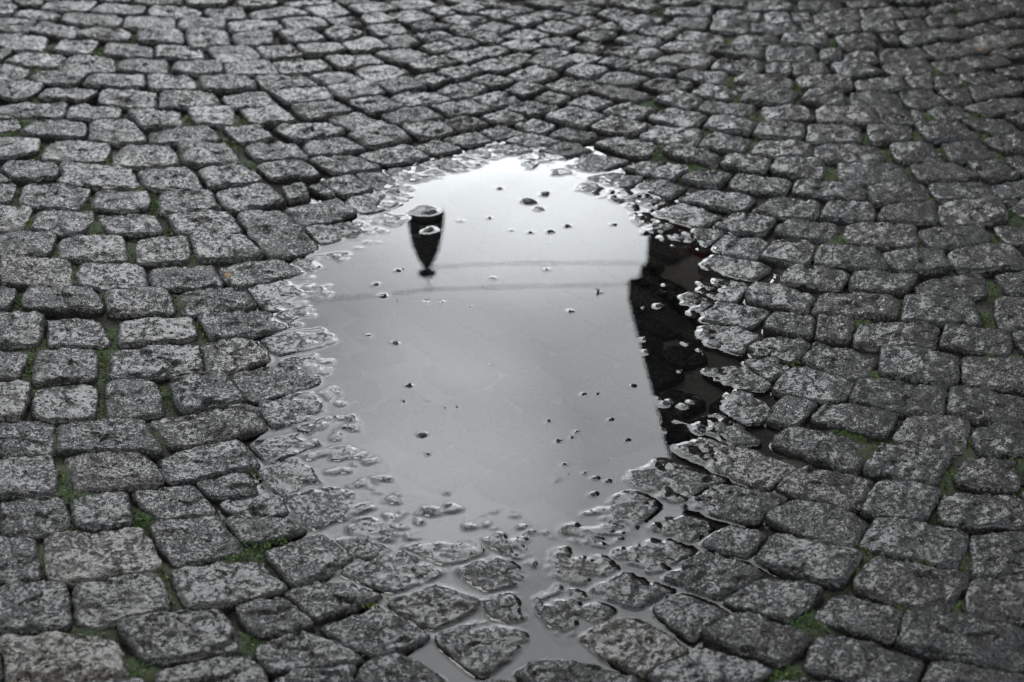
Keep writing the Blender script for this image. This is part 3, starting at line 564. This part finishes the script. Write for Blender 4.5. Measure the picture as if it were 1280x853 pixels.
def stone_mesh(s, na, nr):
    ts = np.concatenate([np.linspace(0, 0.80, int(nr*0.68))[1:], np.linspace(0.80, 1.0, nr-int(nr*0.68)+1)[1:]])
    phi = np.linspace(-math.pi, math.pi, na, endpoint=False)
    Rp = radius(s, phi)
    X = s.c[0] + ts[:, None]*Rp*np.cos(phi); Y = s.c[1] + ts[:, None]*Rp*np.sin(phi)
    T = np.broadcast_to(ts[:, None], X.shape)
    Z = top_z(s, X, Y, T)
    x0 = np.array([s.c[0]]); y0 = np.array([s.c[1]])
    rows = [np.stack([X, Y, Z], 2)]
    for tt, dz in ((1.018, -0.006), (1.02, -0.016), (0.99, -0.045)):
        wx = s.c[0] + tt*Rp*np.cos(phi); wy = s.c[1] + tt*Rp*np.sin(phi)
        wob = 0.0016*rot_noise(wx*1.0, wy + dz*3 + s.seed, 0.012, 6)
        rows.append(np.stack([wx + wob*np.cos(phi), wy + wob*np.sin(phi), Z[-1] + dz], 1)[None])
    A = np.concatenate(rows, 0)
    n_r = A.shape[0]
    V = np.concatenate([np.array([[s.c[0], s.c[1], float(top_z(s, x0, y0, np.zeros(1))[0])]]), A.reshape(-1, 3)], 0)
    i = np.arange(n_r-1)[:, None]; k = np.arange(na)[None]
    a = 1 + i*na + k; b = 1 + i*na + (k+1) % na
    Q = np.stack([a, a+na, b+na, b], 2).reshape(-1, 4)
    k = np.arange(na)
    Tt = np.stack([np.zeros(na, int), 1+k, 1+(k+1) % na, np.zeros(na, int)], 1)
    return V, Q, Tt[:, :3]

def build_stone_group(name, group_stones, res):
    VV, QQ, TT, tone, warm, pit_ = [], [], [], [], [], []
    off = 0
    for s in group_stones:
        na, nr = res(s)
        V, Q, T = stone_mesh(s, na, nr)
        VV.append(V); QQ.append(Q+off); TT.append(T+off); off += len(V)
        tone.append(np.full(len(V), s.tone)); warm.append(np.full(len(V), s.warm)); pit_.append(np.full(len(V), s.pitted))
    V = np.concatenate(VV); Q = np.concatenate(QQ); T = np.concatenate(TT)
    me = bpy.data.meshes.new(name)
    me.vertices.add(len(V)); me.vertices.foreach_set('co', V.astype(np.float32).ravel())
    me.loops.add(Q.size + T.size)
    me.loops.foreach_set('vertex_index', np.concatenate([Q.ravel(), T.ravel()]).astype(np.int32))
    me.polygons.add(len(Q)+len(T))
    st = np.concatenate([np.arange(len(Q))*4, Q.size + np.arange(len(T))*3]).astype(np.int32)
    me.polygons.foreach_set('loop_start', st)
    me.polygons.foreach_set('loop_total', np.concatenate([np.full(len(Q), 4), np.full(len(T), 3)]).astype(np.int32))
    me.update(calc_edges=True)
    me.polygons.foreach_set('use_smooth', np.ones(len(me.polygons), bool))
    w = wet_at(V[:, 0], V[:, 1], V[:, 2])
    for nm, val in (('tone', np.concatenate(tone)), ('warm', np.concatenate(warm)), ('wet', w), ('pitted', np.concatenate(pit_))):
        a = me.attributes.new(nm, 'FLOAT', 'POINT'); a.data.foreach_set('value', val.astype(np.float32))
    me.materials.append(M_STONE)
    return link(bpy.data.objects.new(name, me))

inframe = lambda s: -25 < s.px < 1305 and -12 < s.py < 875
cand = [s for s in stones if s.traced and inframe(s)]
for s in cand:
    lo = np.clip(s.px, 0, 1280); 
    vis = 1.0 if s.lev > -0.003 else 0.4
    s.rank = s.area_px*vis
cand.sort(key=lambda s: -s.rank)
solo = cand[:300]
solo_ids = {id(s) for s in solo}
rest = [s for s in stones if id(s) not in solo_ids]

MOSS_PX = [int(v) for v in """21 245 107 252 194 255 210 287 117 280 35 275 69 310 162 310 92 342 3 330 22 372 130 372 220 375 52 427 140 415 250 410 127 442 37 447 242 315
32 462 40 487 127 452 135 470 125 507 205 490 185 535 72 547 75 590 87 612 185 642 315 595 52 690 200 715 150 717 217 747 105 785 170 830 307 800 287 695 310 682 87 647 180 645
345 677 415 657 475 757 455 830 627 690 1207 685 1070 715 1157 705 1192 757 1135 762 1075 685 1010 775 975 840 985 455 1097 467 1115 537 1062 537 1212 550 1187 590 1175 625 1265 615 1260 572 1090 560 1250 445
1172 267 1260 267 1242 295 1147 295 1052 295 1190 327 1240 355 1125 380 1225 395 1072 402 1102 330 1060 124 1136 108 1080 168 1110 190 1036 214 1136 212 1084 238 1162 144 1148 166 1176 186 1222 140 1226 164 1254 190 1212 212 1248 242 1260 264 1168 244
812 126 876 128 922 120 946 142 996 118 884 164 938 178 826 184 864 208 1018 186 46 122 30 150 16 166 54 184 134 196 224 194 70 222 26 238 110 250 192 252 234 146 178 232 298 148 286 176 314 204
124 62 62 58 44 88 146 80 168 46 248 102 826 12 932 6 992 6 888 28 908 50 938 36 956 66 914 98 996 106 998 34 950 20 1074 32 1042 52 1168 82 1208 102 1192 12""".split()]
MOSS = [(MOSS_PX[i], MOSS_PX[i+1]) for i in range(0, len(MOSS_PX), 2)]

# ---- words that tell one cobble from the next
def words(s):
    deco = []
    w = float(np.hypot(*(np.array(to_px(s.c[0]-0.02, s.c[1], 0)) - np.array(to_px(s.c[0]+0.02, s.c[1], 0)))))
    ex = (s.R*np.abs(np.cos(ANG))).max(); ey = (s.R*np.abs(np.sin(ANG))).max()
    size = 'broad' if s.R.mean() > 0.064 else ('small' if s.R.mean() < 0.044 else ('wide' if ex > ey*1.15 else ('deep' if ey > ex*1.15 else 'squarish')))
    tone = 'tan' if s.warm > 0.5 else ('pale grey' if s.tone > 1.15 else ('dark grey' if s.tone < 0.88 else 'grey'))
    sw = float(samp(SW, *s.c)); spd = float(samp(SP, *s.c))
    mossy = any((abs(mx-s.px) < 62 and abs(my-s.py) < 40) for mx, my in MOSS)
    if spd < 0: deco = 'half drowned in puddle'
    elif spd < 0.09: deco = "on the puddle edge"
    elif sw < 0: deco = 'ringed by water'
    elif mossy: deco = 'with moss beside it'
    else: deco = 'amid dark joints'
    return f"{size} {tone} cobblestone {deco}, {s.px/12.8:.0f}% across, {s.py/8.53:.0f}% down the photo"
SPECIAL = {(125,690): 'large tan bumpy cobblestone near the left edge, largest of the tan ones there',
           (78,820): 'long tan rounded cobblestone filling the bottom left corner of the photo',
           (790,803): 'rounded tan cobblestone with water round its left side, at bottom centre',
           (1103,290): 'flat buff cobblestone with sharp corners beside a tuft of weed, right of the puddle',
           (1069,378): 'buff cobblestone with a rusty right corner and a round hole at its left',
           (37,338): 'flat tan cobblestone with square corners and moss at its right, by the left edge'}
spec = {}
for (px, py), t in SPECIAL.items():
    spec[id(min(solo, key=lambda q: (q.px-px)**2 + (q.py-py)**2))] = t
used_labels = set()
for s in solo:
    k = math.sqrt(s.area_px)
    na = int(np.clip(k*1.25, 44, 108)); nr = int(np.clip(k*0.34, 12, 30))
    # mesh about its own base
    o = build_stone_group('cobblestone', [s], lambda q: (na, nr))
    off = Vector((float(s.c[0]), float(s.c[1]), s.lev-0.045))
    o.data.transform(__import__('mathutils').Matrix.Translation(-off)); o.location = off
    lab = spec.get(id(s)) or words(s)
    if lab in used_labels: lab = lab.replace('cobblestone', 'neighbouring cobblestone')
    used_labels.add(lab)
    tag(o, lab, 'cobblestone', 'granite cobblestones of the wet square')
def rest_res(s):
    if s.traced: return (40, 12)
    if inframe(s): return (84, 30)
    return (22, 7)
o = build_stone_group('cobblestones', rest, rest_res)
tag(o, 'smaller, drowned and distant cobblestones filling the rest of the paving', 'cobblestones', None, 'stuff')

# ------------------------------------------------------------------ joint bed, with moss
def bed_height(x, y):
    return samp(LEV, x, y) - 0.0118 - 0.0044*np.clip(samp(SW, x, y)/0.14, 0, 1) + 0.0025*rot_noise(x, y, 0.03, 7) + 0.0015*rot_noise(x, y, 0.008, 8)
bd = 0.0085
bx = np.arange(-2.7, 2.7001, bd); by = np.arange(0.95, 6.7, bd)
BX, BY = np.meshgrid(bx, by)
BZ = bed_height(BX, BY)
MS = np.zeros(BX.shape)
MG = []
for (px, py) in MOSS:
    x, y = [float(q) for q in on_paving(px, py)]
    MG.append((x, y))
    MS = np.maximum(MS, np.exp(-((BX-x)**2 + (BY-y)**2)/(0.034**2)))
drym = np.clip(samp(SW, BX, BY)/0.12, 0, 1)
MS = np.clip(MS*1.35, 0, 1)*np.clip(samp(SW, BX, BY)/0.03+0.3, 0, 1) + 0.10*drym*np.clip(rot_noise(BX, BY, 0.09, 3)+0.1, 0, 1)
MS = np.clip(MS, 0, 1)
BZ = BZ + 0.0095*MS*np.clip(samp(SW, BX, BY)/0.08, 0.15, 1)
ny, nx = BX.shape
ii = (np.arange(ny-1)[:, None]*nx + np.arange(nx-1)[None])
Q = np.stack([ii, ii+1, ii+nx+1, ii+nx], 2).reshape(-1, 4)
o = fast_mesh('paving_bed', np.stack([BX, BY, BZ], 2).reshape(-1, 3), Q, M_BED, True, {'moss': MS.ravel()})
tag(o, 'dark soil and moss filling the joints between the cobbles', 'ground', None, 'structure')

# the square beyond, out to the horizon
zz = float(BZ[0].mean()) + 0.004
a0, a1, b0, b1 = bx[0], bx[-1], by[0], by[-1]
V = np.array([(-400, -400, zz), (400, -400, zz), (400, 400, zz), (-400, 400, zz), (a0, b0, zz), (a1, b0, zz), (a1, b1, zz), (a0, b1, zz)], float)
Q = np.array([(0, 1, 5, 4), (1, 2, 6, 5), (2, 3, 7, 6), (3, 0, 4, 7)])
o = fast_mesh('square', V, Q, far_paving_material(), False)
tag(o, 'cobbled square stretching away around the puddle', 'square', None, 'structure')

# moss leaves
def in_stone(x, y):
    d = np.hypot(CT2[:, 0]-x, CT2[:, 1]-y)
    for j in np.argpartition(d, 5)[:5]:
        s = stones[j]
        r = radius(s, np.array(math.atan2(y-s.c[1], x-s.c[0])))
        if d[j] < r*1.0: return True
    return False
CT2 = np.array([s.c for s in stones])
LV, LF, LH = [], [], []
def leaf(x, y, z, size, hue):
    a = rng.uniform(0, 2*math.pi); tl = rng.uniform(0.2, 1.2)
    d = np.array([math.cos(a)*math.cos(tl), math.sin(a)*math.cos(tl), math.sin(tl)])
    sd = np.array([-math.sin(a), math.cos(a), 0])
    p = np.array([x, y, z]); b = len(LV)
    w = size*0.32
    LV.extend([p - sd*w*0.3, p + sd*w*0.3, p + d*size*0.55 + sd*w + [0, 0, size*.06], p + d*size*0.55 - sd*w + [0, 0, size*.06], p + d*size + [0, 0, -size*.12]])
    LF.append((b, b+1, b+2)); LF.append((b, b+2, b+3)); LF.append((b+3, b+2, b+4))
    LH.extend([hue]*5)
for gi, (mx, my) in enumerate(MG):
    n = int(rng.integers(130, 300)); spread = rng.uniform(0.014, 0.032)
    tint = rng.uniform(0.1, 0.6)
    for _ in range(n):
        x = mx + rng.normal(0, spread); y = my + rng.normal(0, spread)
        if in_stone(x, y): continue
        z = float(bed_height(np.array(x), np.array(y))) + 0.010*math.exp(-((x-mx)**2+(y-my)**2)/.034**2)
        if z < 0.0005: continue
        leaf(x, y, z, rng.uniform(0.003, 0.0075), float(np.clip(tint + rng.normal(0, .2), 0, 1)))
for _ in range(14000):
    px, py = rng.uniform(0, 1280), rng.uniform(0, 853)
    x, y = [float(q) for q in on_paving(px, py)]
    if rot_noise(np.array(x), np.array(y), 0.09, 3) < 0.05 or in_stone(x, y): continue
    z = float(bed_height(np.array(x), np.array(y))) + 0.001
    if z < 0.001: continue
    leaf(x, y, z, rng.uniform(0.002, 0.005), float(np.clip(rng.normal(.25, .2), 0, 1)))
o = fast_mesh('moss', np.array(LV), np.array(LF), M_MOSS, False, {'hue': np.array(LH)})
tag(o, 'bright green moss and weed tufts growing in the joints', 'moss', None, 'stuff')

# ------------------------------------------------------------------ the water, clinging to what breaks it
wd = 0.0025
wx = np.arange(-0.72, 0.72, wd); wy = np.arange(1.80, 4.05, wd)
WX, WY = np.meshgrid(wx, wy)
HH = bed_height(WX, WY)
for s in stones:
    r = s.R.max()
    i0, i1 = np.searchsorted(wx, s.c[0]-r), np.searchsorted(wx, s.c[0]+r)
    j0, j1 = np.searchsorted(wy, s.c[1]-r), np.searchsorted(wy, s.c[1]+r)
    if i1-i0 < 2 or j1-j0 < 2: continue
    X = WX[j0:j1, i0:i1]; Y = WY[j0:j1, i0:i1]
    t = np.hypot(X-s.c[0], Y-s.c[1]) / radius(s, np.arctan2(Y-s.c[1], X-s.c[0]))
    z = top_z(s, X, Y, np.minimum(t, 1))
    H = HH[j0:j1, i0:i1]
    H[t < 1] = np.maximum(H, z)[t < 1]
E = (HH > 0).astype(float)
WZ = 0.0010*blur_arr(E, 1.1)
ny, nx = WX.shape
ii = (np.arange(ny-1)[:, None]*nx + np.arange(nx-1)[None])
# keep only where water can show
need = blur_arr((HH < 0.001).astype(float), 1.5) > 1e-3
keep = (need[:-1, :-1] | need[1:, 1:] | need[1:, :-1] | need[:-1, 1:])
Q = np.stack([ii, ii+1, ii+nx+1, ii+nx], 2)[keep].reshape(-1, 4)
us = np.unique(Q); remap = np.zeros(nx*ny, int); remap[us] = np.arange(len(us))
o = fast_mesh('puddle', np.stack([WX, WY, WZ], 2).reshape(-1, 3)[us], remap[Q], M_WATER, True)
tag(o, 'still rain puddle mirroring the clouded sky, a street lamp and a house', 'puddle', None, 'structure')

# ------------------------------------------------------------------ litter
m_leaf = plain('dead leaf', (0.20, 0.11, 0.04), 0.6, var=0.3, scale=60)
m_twig = plain('wet twig', (0.05, 0.035, 0.022), 0.5, var=0.3, scale=60)
def leaf_thing(px, py, size, ang, label):
    x, y = [float(q) for q in on_paving(px, py)]
    z = float(samp(LEV, x, y)) + 0.004
    V = []; Fc = []
    n = 8
    for i in range(n+1):
        t = i/n; wv = size*0.32*math.sin(math.pi*t**0.8)*(1-0.15*t)
        for k in (-1, 0, 1):
            V.append((size*(t-.5), wv*k, 0.0016*abs(k) + 0.002*math.sin(t*5)))
    for i in range(n):
        for k in (0, 1): Fc.append((i*3+k, i*3+k+1, i*3+k+4, i*3+k+3))
    b = len(V); V += [(v[0], v[1], v[2]-0.0005) for v in V]
    Fc += [tuple(b+q for q in f[::-1]) for f in Fc]
    o = mesh_obj('fallen_leaf', V, Fc, m_leaf); o.location = (x, y, z); o.rotation_euler = (0.1, -0.08, ang)
    return tag(o, label, 'leaf')
leaf_thing(1226, 64, 0.020, 0.4, 'small orange dead leaf lying between cobbles at the far right')
leaf_thing(286, 347, 0.022, 1.2, 'tiny brown dead leaf stuck between cobbles left of the puddle')
def twig(px, py, ln, ang, label):
    x, y = [float(q) for q in ground(px, py)]
    mb = MB(); c, s_ = math.cos(ang), math.sin(ang)
    mb.tube([(-c*ln/2, -s_*ln/2, 0), (0.001, 0.001, 0.0015), (c*ln/2, s_*ln/2, 0.001)], 0.0009, 6)
    mb.tube([(c*ln*.1, s_*ln*.1, 0.0012), (c*ln*.2 - s_*ln*.25, s_*ln*.2 + c*ln*.25, 0.004)], 0.0007, 6)
    o = mb.build('twig', m_twig, None, True); o.location = (x, y, 0.0005)
    return tag(o, label, 'twig')
twig(748, 366, 0.022, 1.4, 'tiny dark twig floating on the puddle near the mirrored house')

# ------------------------------------------------------------------ the house whose corner the puddle mirrors
BY0 = 14.0
cx_, _, _ = mirrored(815, 330, BY0)
ex_, _, ez_ = mirrored(786, 352, BY0)
_, _, ez2 = mirrored(786, 378, BY0)
rx_, _, rz_ = mirrored(830, 545, BY0)
house = link(bpy.data.objects.new('town_house', None)); house.location = (cx_, BY0, 0); house.rotation_euler = (0, 0, -math.radians(60))
tag(house, 'dark stone town house with steep slate roof, mirrored at the right of the puddle', 'house')
m_wall = courses('house stone', (0.36, 0.33, 0.31), (0.43, 0.39, 0.36), (0.24, 0.22, 0.21), 1.0, 0.5, 0.25)
m_slate = courses('roof slate', (0.035, 0.035, 0.04), (0.055, 0.052, 0.055), (0.02, 0.02, 0.022), 1.0, 0.22, 0.14, 0.5)
m_trim = plain('cornice stone', (0.20, 0.19, 0.175), 0.8, var=0.15, bump=0.004)
m_red = plain('red shutter paint', (0.20, 0.035, 0.025), 0.55, var=0.15)
m_frame = plain('window frame paint', (0.55, 0.54, 0.5), 0.5, var=0.08)
m_glass = plain('window glass', (0.02, 0.022, 0.025), 0.06, var=0.1, spec=0.6)
m_door = plain('door wood', (0.09, 0.05, 0.03), 0.55, var=0.3, scale=12)
m_metal = plain('dark lamp metal', (0.12, 0.12, 0.125), 0.5, 0.0, var=0.15)
m_opal = plain('opal lamp glass', (0.70, 0.69, 0.65), 0.25, var=0.04)
m_cable = plain('cable rubber', (0.03, 0.03, 0.03), 0.6, var=0.1)
m_post = plain('mast steel', (0.12, 0.12, 0.12), 0.5, 0.5, var=0.15)
HW, HD = 4.3, 8.0
w = MB(); w.box(0, HW, 0, HD, 0, ez_); w.build('wall', m_wall, house)
q = MB(); q.box(-0.03, 0.35, -0.03, 0.35, 0.45, ez_-0.01)
q.build('corner_pier', m_trim, house)
q = MB(); q.box(-0.06, HW+0.06, -0.06, HD+.06, 0, 0.44); q.build('plinth', m_trim, house)
ov = (cx_ - ex_)/1.366
c = MB(); c.box(-ov*0.5, HW+ov*.5, -ov*.5, HD+ov*.5, ez_-0.12, ez_-0.002)
c.box(-ov, HW+ov, -ov, HD+ov, ez_, ez2-0.004)
c.build('cornice', m_trim, house)
top = rz_ + 1.6
ins = (rx_ - ex_)/1.366/(rz_ - ez2)*(top - ez2)
rv = [(-ov, -ov, ez2), (HW+ov, -ov, ez2), (HW+ov, HD+ov, ez2), (-ov, HD+ov, ez2),
      (-ov+ins, -ov+ins, top), (HW+ov-ins, -ov+ins, top), (HW+ov-ins, HD+ov-ins, top), (-ov+ins, HD+ov-ins, top)]
rv += [(HW*0.3, HD/2, top+1.1), (HW*0.7, HD/2, top+1.1)]
roof = mesh_obj('roof', rv, [(0,1,5,4),(1,2,6,5),(2,3,7,6),(3,0,4,7),(4,5,9,8),(6,7,8,9),(5,6,9),(7,4,8),(3,2,1,0)], m_slate, house, False)
ch = MB(); ch.box(HW*.6, HW*.6+.8, HD/2-.4, HD/2+.4, top+0.3, top+2.2); ch.box(HW*.6-.08, HW*.6+.88, HD/2-.48, HD/2+.48, top+2.2, top+2.35)
ch.build('chimney', m_wall, roof)
def window(x, z, ww, hh, shutters=True):
    f = MB()
    f.box(x, x+0.07, -0.05, -0.003, z, z+hh); f.box(x+ww-0.07, x+ww, -0.05, -0.003, z, z+hh)
    f.box(x+.07, x+ww-.07, -0.05, -0.003, z+hh-.07, z+hh); f.box(x+.07, x+ww-.07, -0.05, -0.003, z, z+.07)
    f.box(x+ww/2-.025, x+ww/2+.025, -0.045, -0.003, z+.07, z+hh-.07)
    f.box(x+.07, x+ww/2-.025, -0.045, -0.003, z+hh*.62, z+hh*.62+.04); f.box(x+ww/2+.025, x+ww-.07, -0.045, -0.003, z+hh*.62, z+hh*.62+.04)
    fr = f.build('window', m_frame, house)
    g = MB(); g.box(x+.07, x+ww-.07, -0.02, -0.004, z+.07, z+hh-.07); g.build('pane', m_glass, fr)
    g = MB(); g.box(x-.1, x+ww+.1, -0.14, -0.004, z-.1, z-.004); g.build('sill', m_trim, fr)
    if shutters:
        for sx in (x-ww*.5-.02, x+ww+.02):
            g = MB(); g.box(sx, sx+ww*.5, -0.06, -0.012, z, z+hh)
            for k in range(12):
                zz_ = z + .08 + k*(hh-.16)/12
                g.box(sx+.05, sx+ww*.5-.05, -0.072, -0.061, zz_, zz_+(hh-.16)/20)
            g.build('shutter', m_red, fr)
for wx_ in (0.85, 2.75):
    window(wx_, ez_-2.0, 0.8, 1.5)
window(0.85, 1.0, 0.8, 1.5)
d = MB(); d.box(2.65, 3.65, -0.06, -0.003, 0.45, 2.6)
for zz_ in (0.6, 1.35, 2.0): d.box(2.8, 3.5, -0.08, -0.062, zz_, zz_+0.5)
dr = d.build('door', m_door, house)
d = MB(); d.lathe([(0.0, 0), (0.03, 0.005), (0.035, 0.03), (0.0, 0.05)], 12, (0, 0, 0), False)
h = d.build('handle', m_metal, dr, True); h.location = (2.73, -0.10, 1.45)

# ------------------------------------------------------------------ hanging street lamp, its cables and mast
LY = 12.0
lx, _, lz_top = mirrored(534, 346, LY)
_, _, lz_neck = mirrored(534, 334, LY)
_, _, lz_bot = mirrored(536, 268, LY)
wl = mirrored(556, 280, LY)[0] - mirrored(515, 280, LY)[0]
lamp = link(bpy.data.objects.new('hanging_lamp', None)); lamp.location = (lx, LY, lz_bot)
tag(lamp, 'dark bell shaped street lamp hanging from a cable, mirrored at the left of the puddle', 'street lamp')
hgt = lz_top - lz_bot; R0 = wl/2*1.12
def prof(z): return z*hgt
mb = MB(); mb.lathe([(R0*1.0, 0.0), (R0*1.0, prof(.05)), (R0*0.97, prof(.18)), (R0*.88, prof(.36)), (R0*.74, prof(.52)), (R0*.56, prof(.66)), (R0*.38, prof(.76)), (R0*.22, prof(.83)), (R0*.17, prof(.86))], 48)
mb.build('lamp_shade', m_metal, lamp, True)
mb = MB(); mb.lathe([(R0*.17, prof(.861)), (R0*.17, prof(.93)), (R0*.5, prof(.935)), (R0*.52, prof(.965)), (R0*.3, prof(.985)), (R0*.1, prof(1.0))], 32)
mb.build('cap', m_metal, lamp, True)
mb = MB(); mb.lathe([(0.001, -R0*.38), (R0*.4, -R0*.34), (R0*.72, -R0*.2), (R0*.86, -0.004)], 40)
mb.build('globe', m_opal, lamp, True)
mb = MB(); mb.tube([(0, 0, hgt), (0.0, 0, hgt+0.05), (0.03, 0, hgt+0.08), (0.0, 0, hgt+0.11), (-0.03, 0, hgt+0.08)], 0.006)
mb.build('hook', m_metal, lamp, True)
hz = lz_top + 0.05
left = (-9.0, LY, hz + 1.1)
hx, hy, hzr = cx_ + 0.02, BY0 - 0.02, hz + 0.25
def cable(name, p0, p1, sag, r, label):
    r = 0.0036
    pts = []
    for k in range(41):
        t = k/40
        p = Vector(p0).lerp(Vector(p1), t); p.z -= sag*4*t*(1-t); pts.append(p)
    mb = MB(); mb.tube(pts, r)
    return tag(mb.build(name, m_cable, None, True), label, 'cable')
def lerp3(a, b, t): return tuple(a[i]*(1-t)+b[i]*t for i in range(3))
ax, ay, az = lx, LY, lz_top + 0.10
cable('suspension_cable', left, (ax, ay, az), 0.05, 0.007, 'black cable holding the hanging lamp from the mast, left half')
ca = mirrored(812, 356, BY0)
cable('suspension_cable', (ax, ay, az), (cx_-0.004, BY0, ca[2]), 0.01, 0.007, 'black cable holding the hanging lamp from the house corner, right half')
cb = mirrored(814, 331, BY0)
cn = mirrored(540, 337, LY)
cable('feed_cable', (lx+0.02, LY, lz_neck), (cx_-0.004, BY0, cb[2]), 0.02, 0.007, 'thin lower feed cable running from the lamp neck to the house wall')
pole = link(bpy.data.objects.new('lamp_mast', None)); pole.location = (left[0], LY, 0)
tag(pole, 'tall grey steel mast carrying the far end of the lamp cable', 'mast')
mb = MB(); mb.lathe([(0.13, 0.0), (0.13, 0.9), (0.085, 1.0), (0.06, left[2]+0.3)], 24); mb.build('post', m_post, pole, True)
mb = MB(); mb.lathe([(0.07, left[2]+0.301), (0.075, left[2]+0.34), (0.01, left[2]+0.42)], 24); mb.build('cap', m_metal, pole, True)
mb = MB(); mb.lathe([(0.22, 0.0), (0.22, 0.04), (0.14, 0.08)], 24); mb.build('base_plate', m_metal, pole, True)

# ------------------------------------------------------------------ light
SUN_EL, SUN_AZ = math.radians(48), math.radians(-14)     # ahead of the camera, a little to the left, behind cloud
world = bpy.data.worlds.new('World'); scene.world = world; world.use_nodes = True
nt = world.node_tree; L = nt.links.new
for n in list(nt.nodes): nt.nodes.remove(n)
out = N(nt, 'ShaderNodeOutputWorld')
sky = N(nt, 'ShaderNodeTexSky', sky_type='NISHITA'); sky.sun_disc = False
sky.sun_elevation = SUN_EL; sky.sun_rotation = SUN_AZ
bg = N(nt, 'ShaderNodeBackground'); bg.inputs[1].default_value = 0.10; L(sky.outputs[0], bg.inputs[0])
tc = N(nt, 'ShaderNodeTexCoord'); d = tc.outputs['Generated']
sx = N(nt, 'ShaderNodeSeparateXYZ'); L(d, sx.inputs[0])
# cloud deck: project the direction on to a flat layer overhead
zc = math_n(nt, 'MAXIMUM', sx.outputs[2], 0.03)
pv = N(nt, 'ShaderNodeCombineXYZ')
L(math_n(nt, 'DIVIDE', sx.outputs[0], zc), pv.inputs[0]); L(math_n(nt, 'DIVIDE', sx.outputs[1], zc), pv.inputs[1])
cn_ = N(nt, 'ShaderNodeTexNoise', i_Scale=1.6, i_Detail=5.0, i_Roughness=0.42, i_Distortion=0.3); L(pv.outputs[0], cn_.inputs['Vector'])
base = ramp(nt, sx.outputs[2], [(0.0, 0.10), (0.29, 0.22), (0.365, 0.70), (0.42, 0.66), (0.455, 0.42), (0.49, 0.38), (0.545, 0.45), (0.61, 0.41), (0.69, 0.14), (1.0, 0.06)])
patch = ramp(nt, cn_.outputs[0], [(0.32, 0.66), (0.50, 1.0), (0.66, 1.40)])
# brighter towards the hidden sun, darker behind the camera
hor = math_n(nt, 'SQRT', math_n(nt, 'ADD', math_n(nt, 'MULTIPLY', sx.outputs[0], sx.outputs[0]), math_n(nt, 'MULTIPLY', sx.outputs[1], sx.outputs[1])))
ahead = math_n(nt, 'ADD', math_n(nt, 'MULTIPLY', sx.outputs[0], 0.12), math_n(nt, 'MULTIPLY', sx.outputs[1], 0.9928))
fwd = math_n(nt, 'DIVIDE', ahead, math_n(nt, 'MAXIMUM', hor, 0.02))
fwd = math_n(nt, 'ADD', math_n(nt, 'MULTIPLY', fwd, 0.5), 0.5)
fr = ramp(nt, fwd, [(0.0, 0.40), (0.35, 0.16), (0.5, 0.10), (0.75, 0.15), (0.925, 0.26), (0.97, 0.60), (0.993, 1.0), (1.0, 1.05)])
c = mixc(nt, 'MULTIPLY', 1.0, base.outputs[0], patch.outputs[0])
c = mixc(nt, 'MULTIPLY', 1.0, c, fr.outputs[0])
def thin_cloud(px, py, width, gain, c):
    dx, dy, dz = ray(px, py); v = Vector((float(dx), float(dy), float(-dz))).normalized()
    dt = nt.nodes.new('ShaderNodeVectorMath'); dt.operation = 'DOT_PRODUCT'
    L(d, dt.inputs[0]); dt.inputs[1].default_value = v
    k = ramp(nt, dt.outputs['Value'], [(math.cos(math.radians(width)), 1.0), (math.cos(math.radians(width*.55)), 1+gain*.45), (1.0, 1+gain)], 'EASE')
    return mixc(nt, 'MULTIPLY', 1.0, c, k.outputs[0])
c = thin_cloud(515, 590, 4.2, 0.75, c)
c = thin_cloud(650, 215, 4.0, 0.28, c)
c = mixc(nt, 'MULTIPLY', 1.0, c, (0.935, 0.972, 1.0))
CLOUD = 14.0
bgc = N(nt, 'ShaderNodeBackground'); bgc.inputs[1].default_value = CLOUD; L(c, bgc.inputs[0])
mx = N(nt, 'ShaderNodeMixShader'); mx.inputs[0].default_value = 0.9
L(bg.outputs[0], mx.inputs[1]); L(bgc.outputs[0], mx.inputs[2]); L(mx.outputs[0], out.inputs[0])
sl = bpy.data.lights.new('sun', 'SUN'); sl.energy = 0.5; sl.angle = math.radians(14); sl.color = (1.0, 0.97, 0.92)
so = link(bpy.data.objects.new('sun', sl))
sd = Vector((math.sin(SUN_AZ)*math.cos(SUN_EL), math.cos(SUN_AZ)*math.cos(SUN_EL), math.sin(SUN_EL)))
so.rotation_euler = sd.to_track_quat('Z', 'Y').to_euler()

# ------------------------------------------------------------------ camera
cam = bpy.data.cameras.new('camera'); cam.sensor_width = 36.0; cam.lens = F/W0*36.0
cam.clip_start = 0.05; cam.clip_end = 2000
co = link(bpy.data.objects.new('camera', cam)); co.location = (0, 0, CAMZ); co.rotation_euler = (math.radians(90)-PITCH, 0, 0)
cam.dof.use_dof = True; cam.dof.aperture_fstop = 6.3
fx, fy = ground(640, 500)
cam.dof.focus_distance = float(fy*cp + CAMZ*sp)
scene.camera = co
vs = scene.view_settings
vs.view_transform = 'Standard'; vs.look = 'None'; vs.gamma = 1.0; vs.use_curve_mapping = False; vs.exposure = 0.0
scene.cycles.max_bounces = 6; scene.cycles.transparent_max_bounces = 8
scene.cycles.caustics_reflective = False
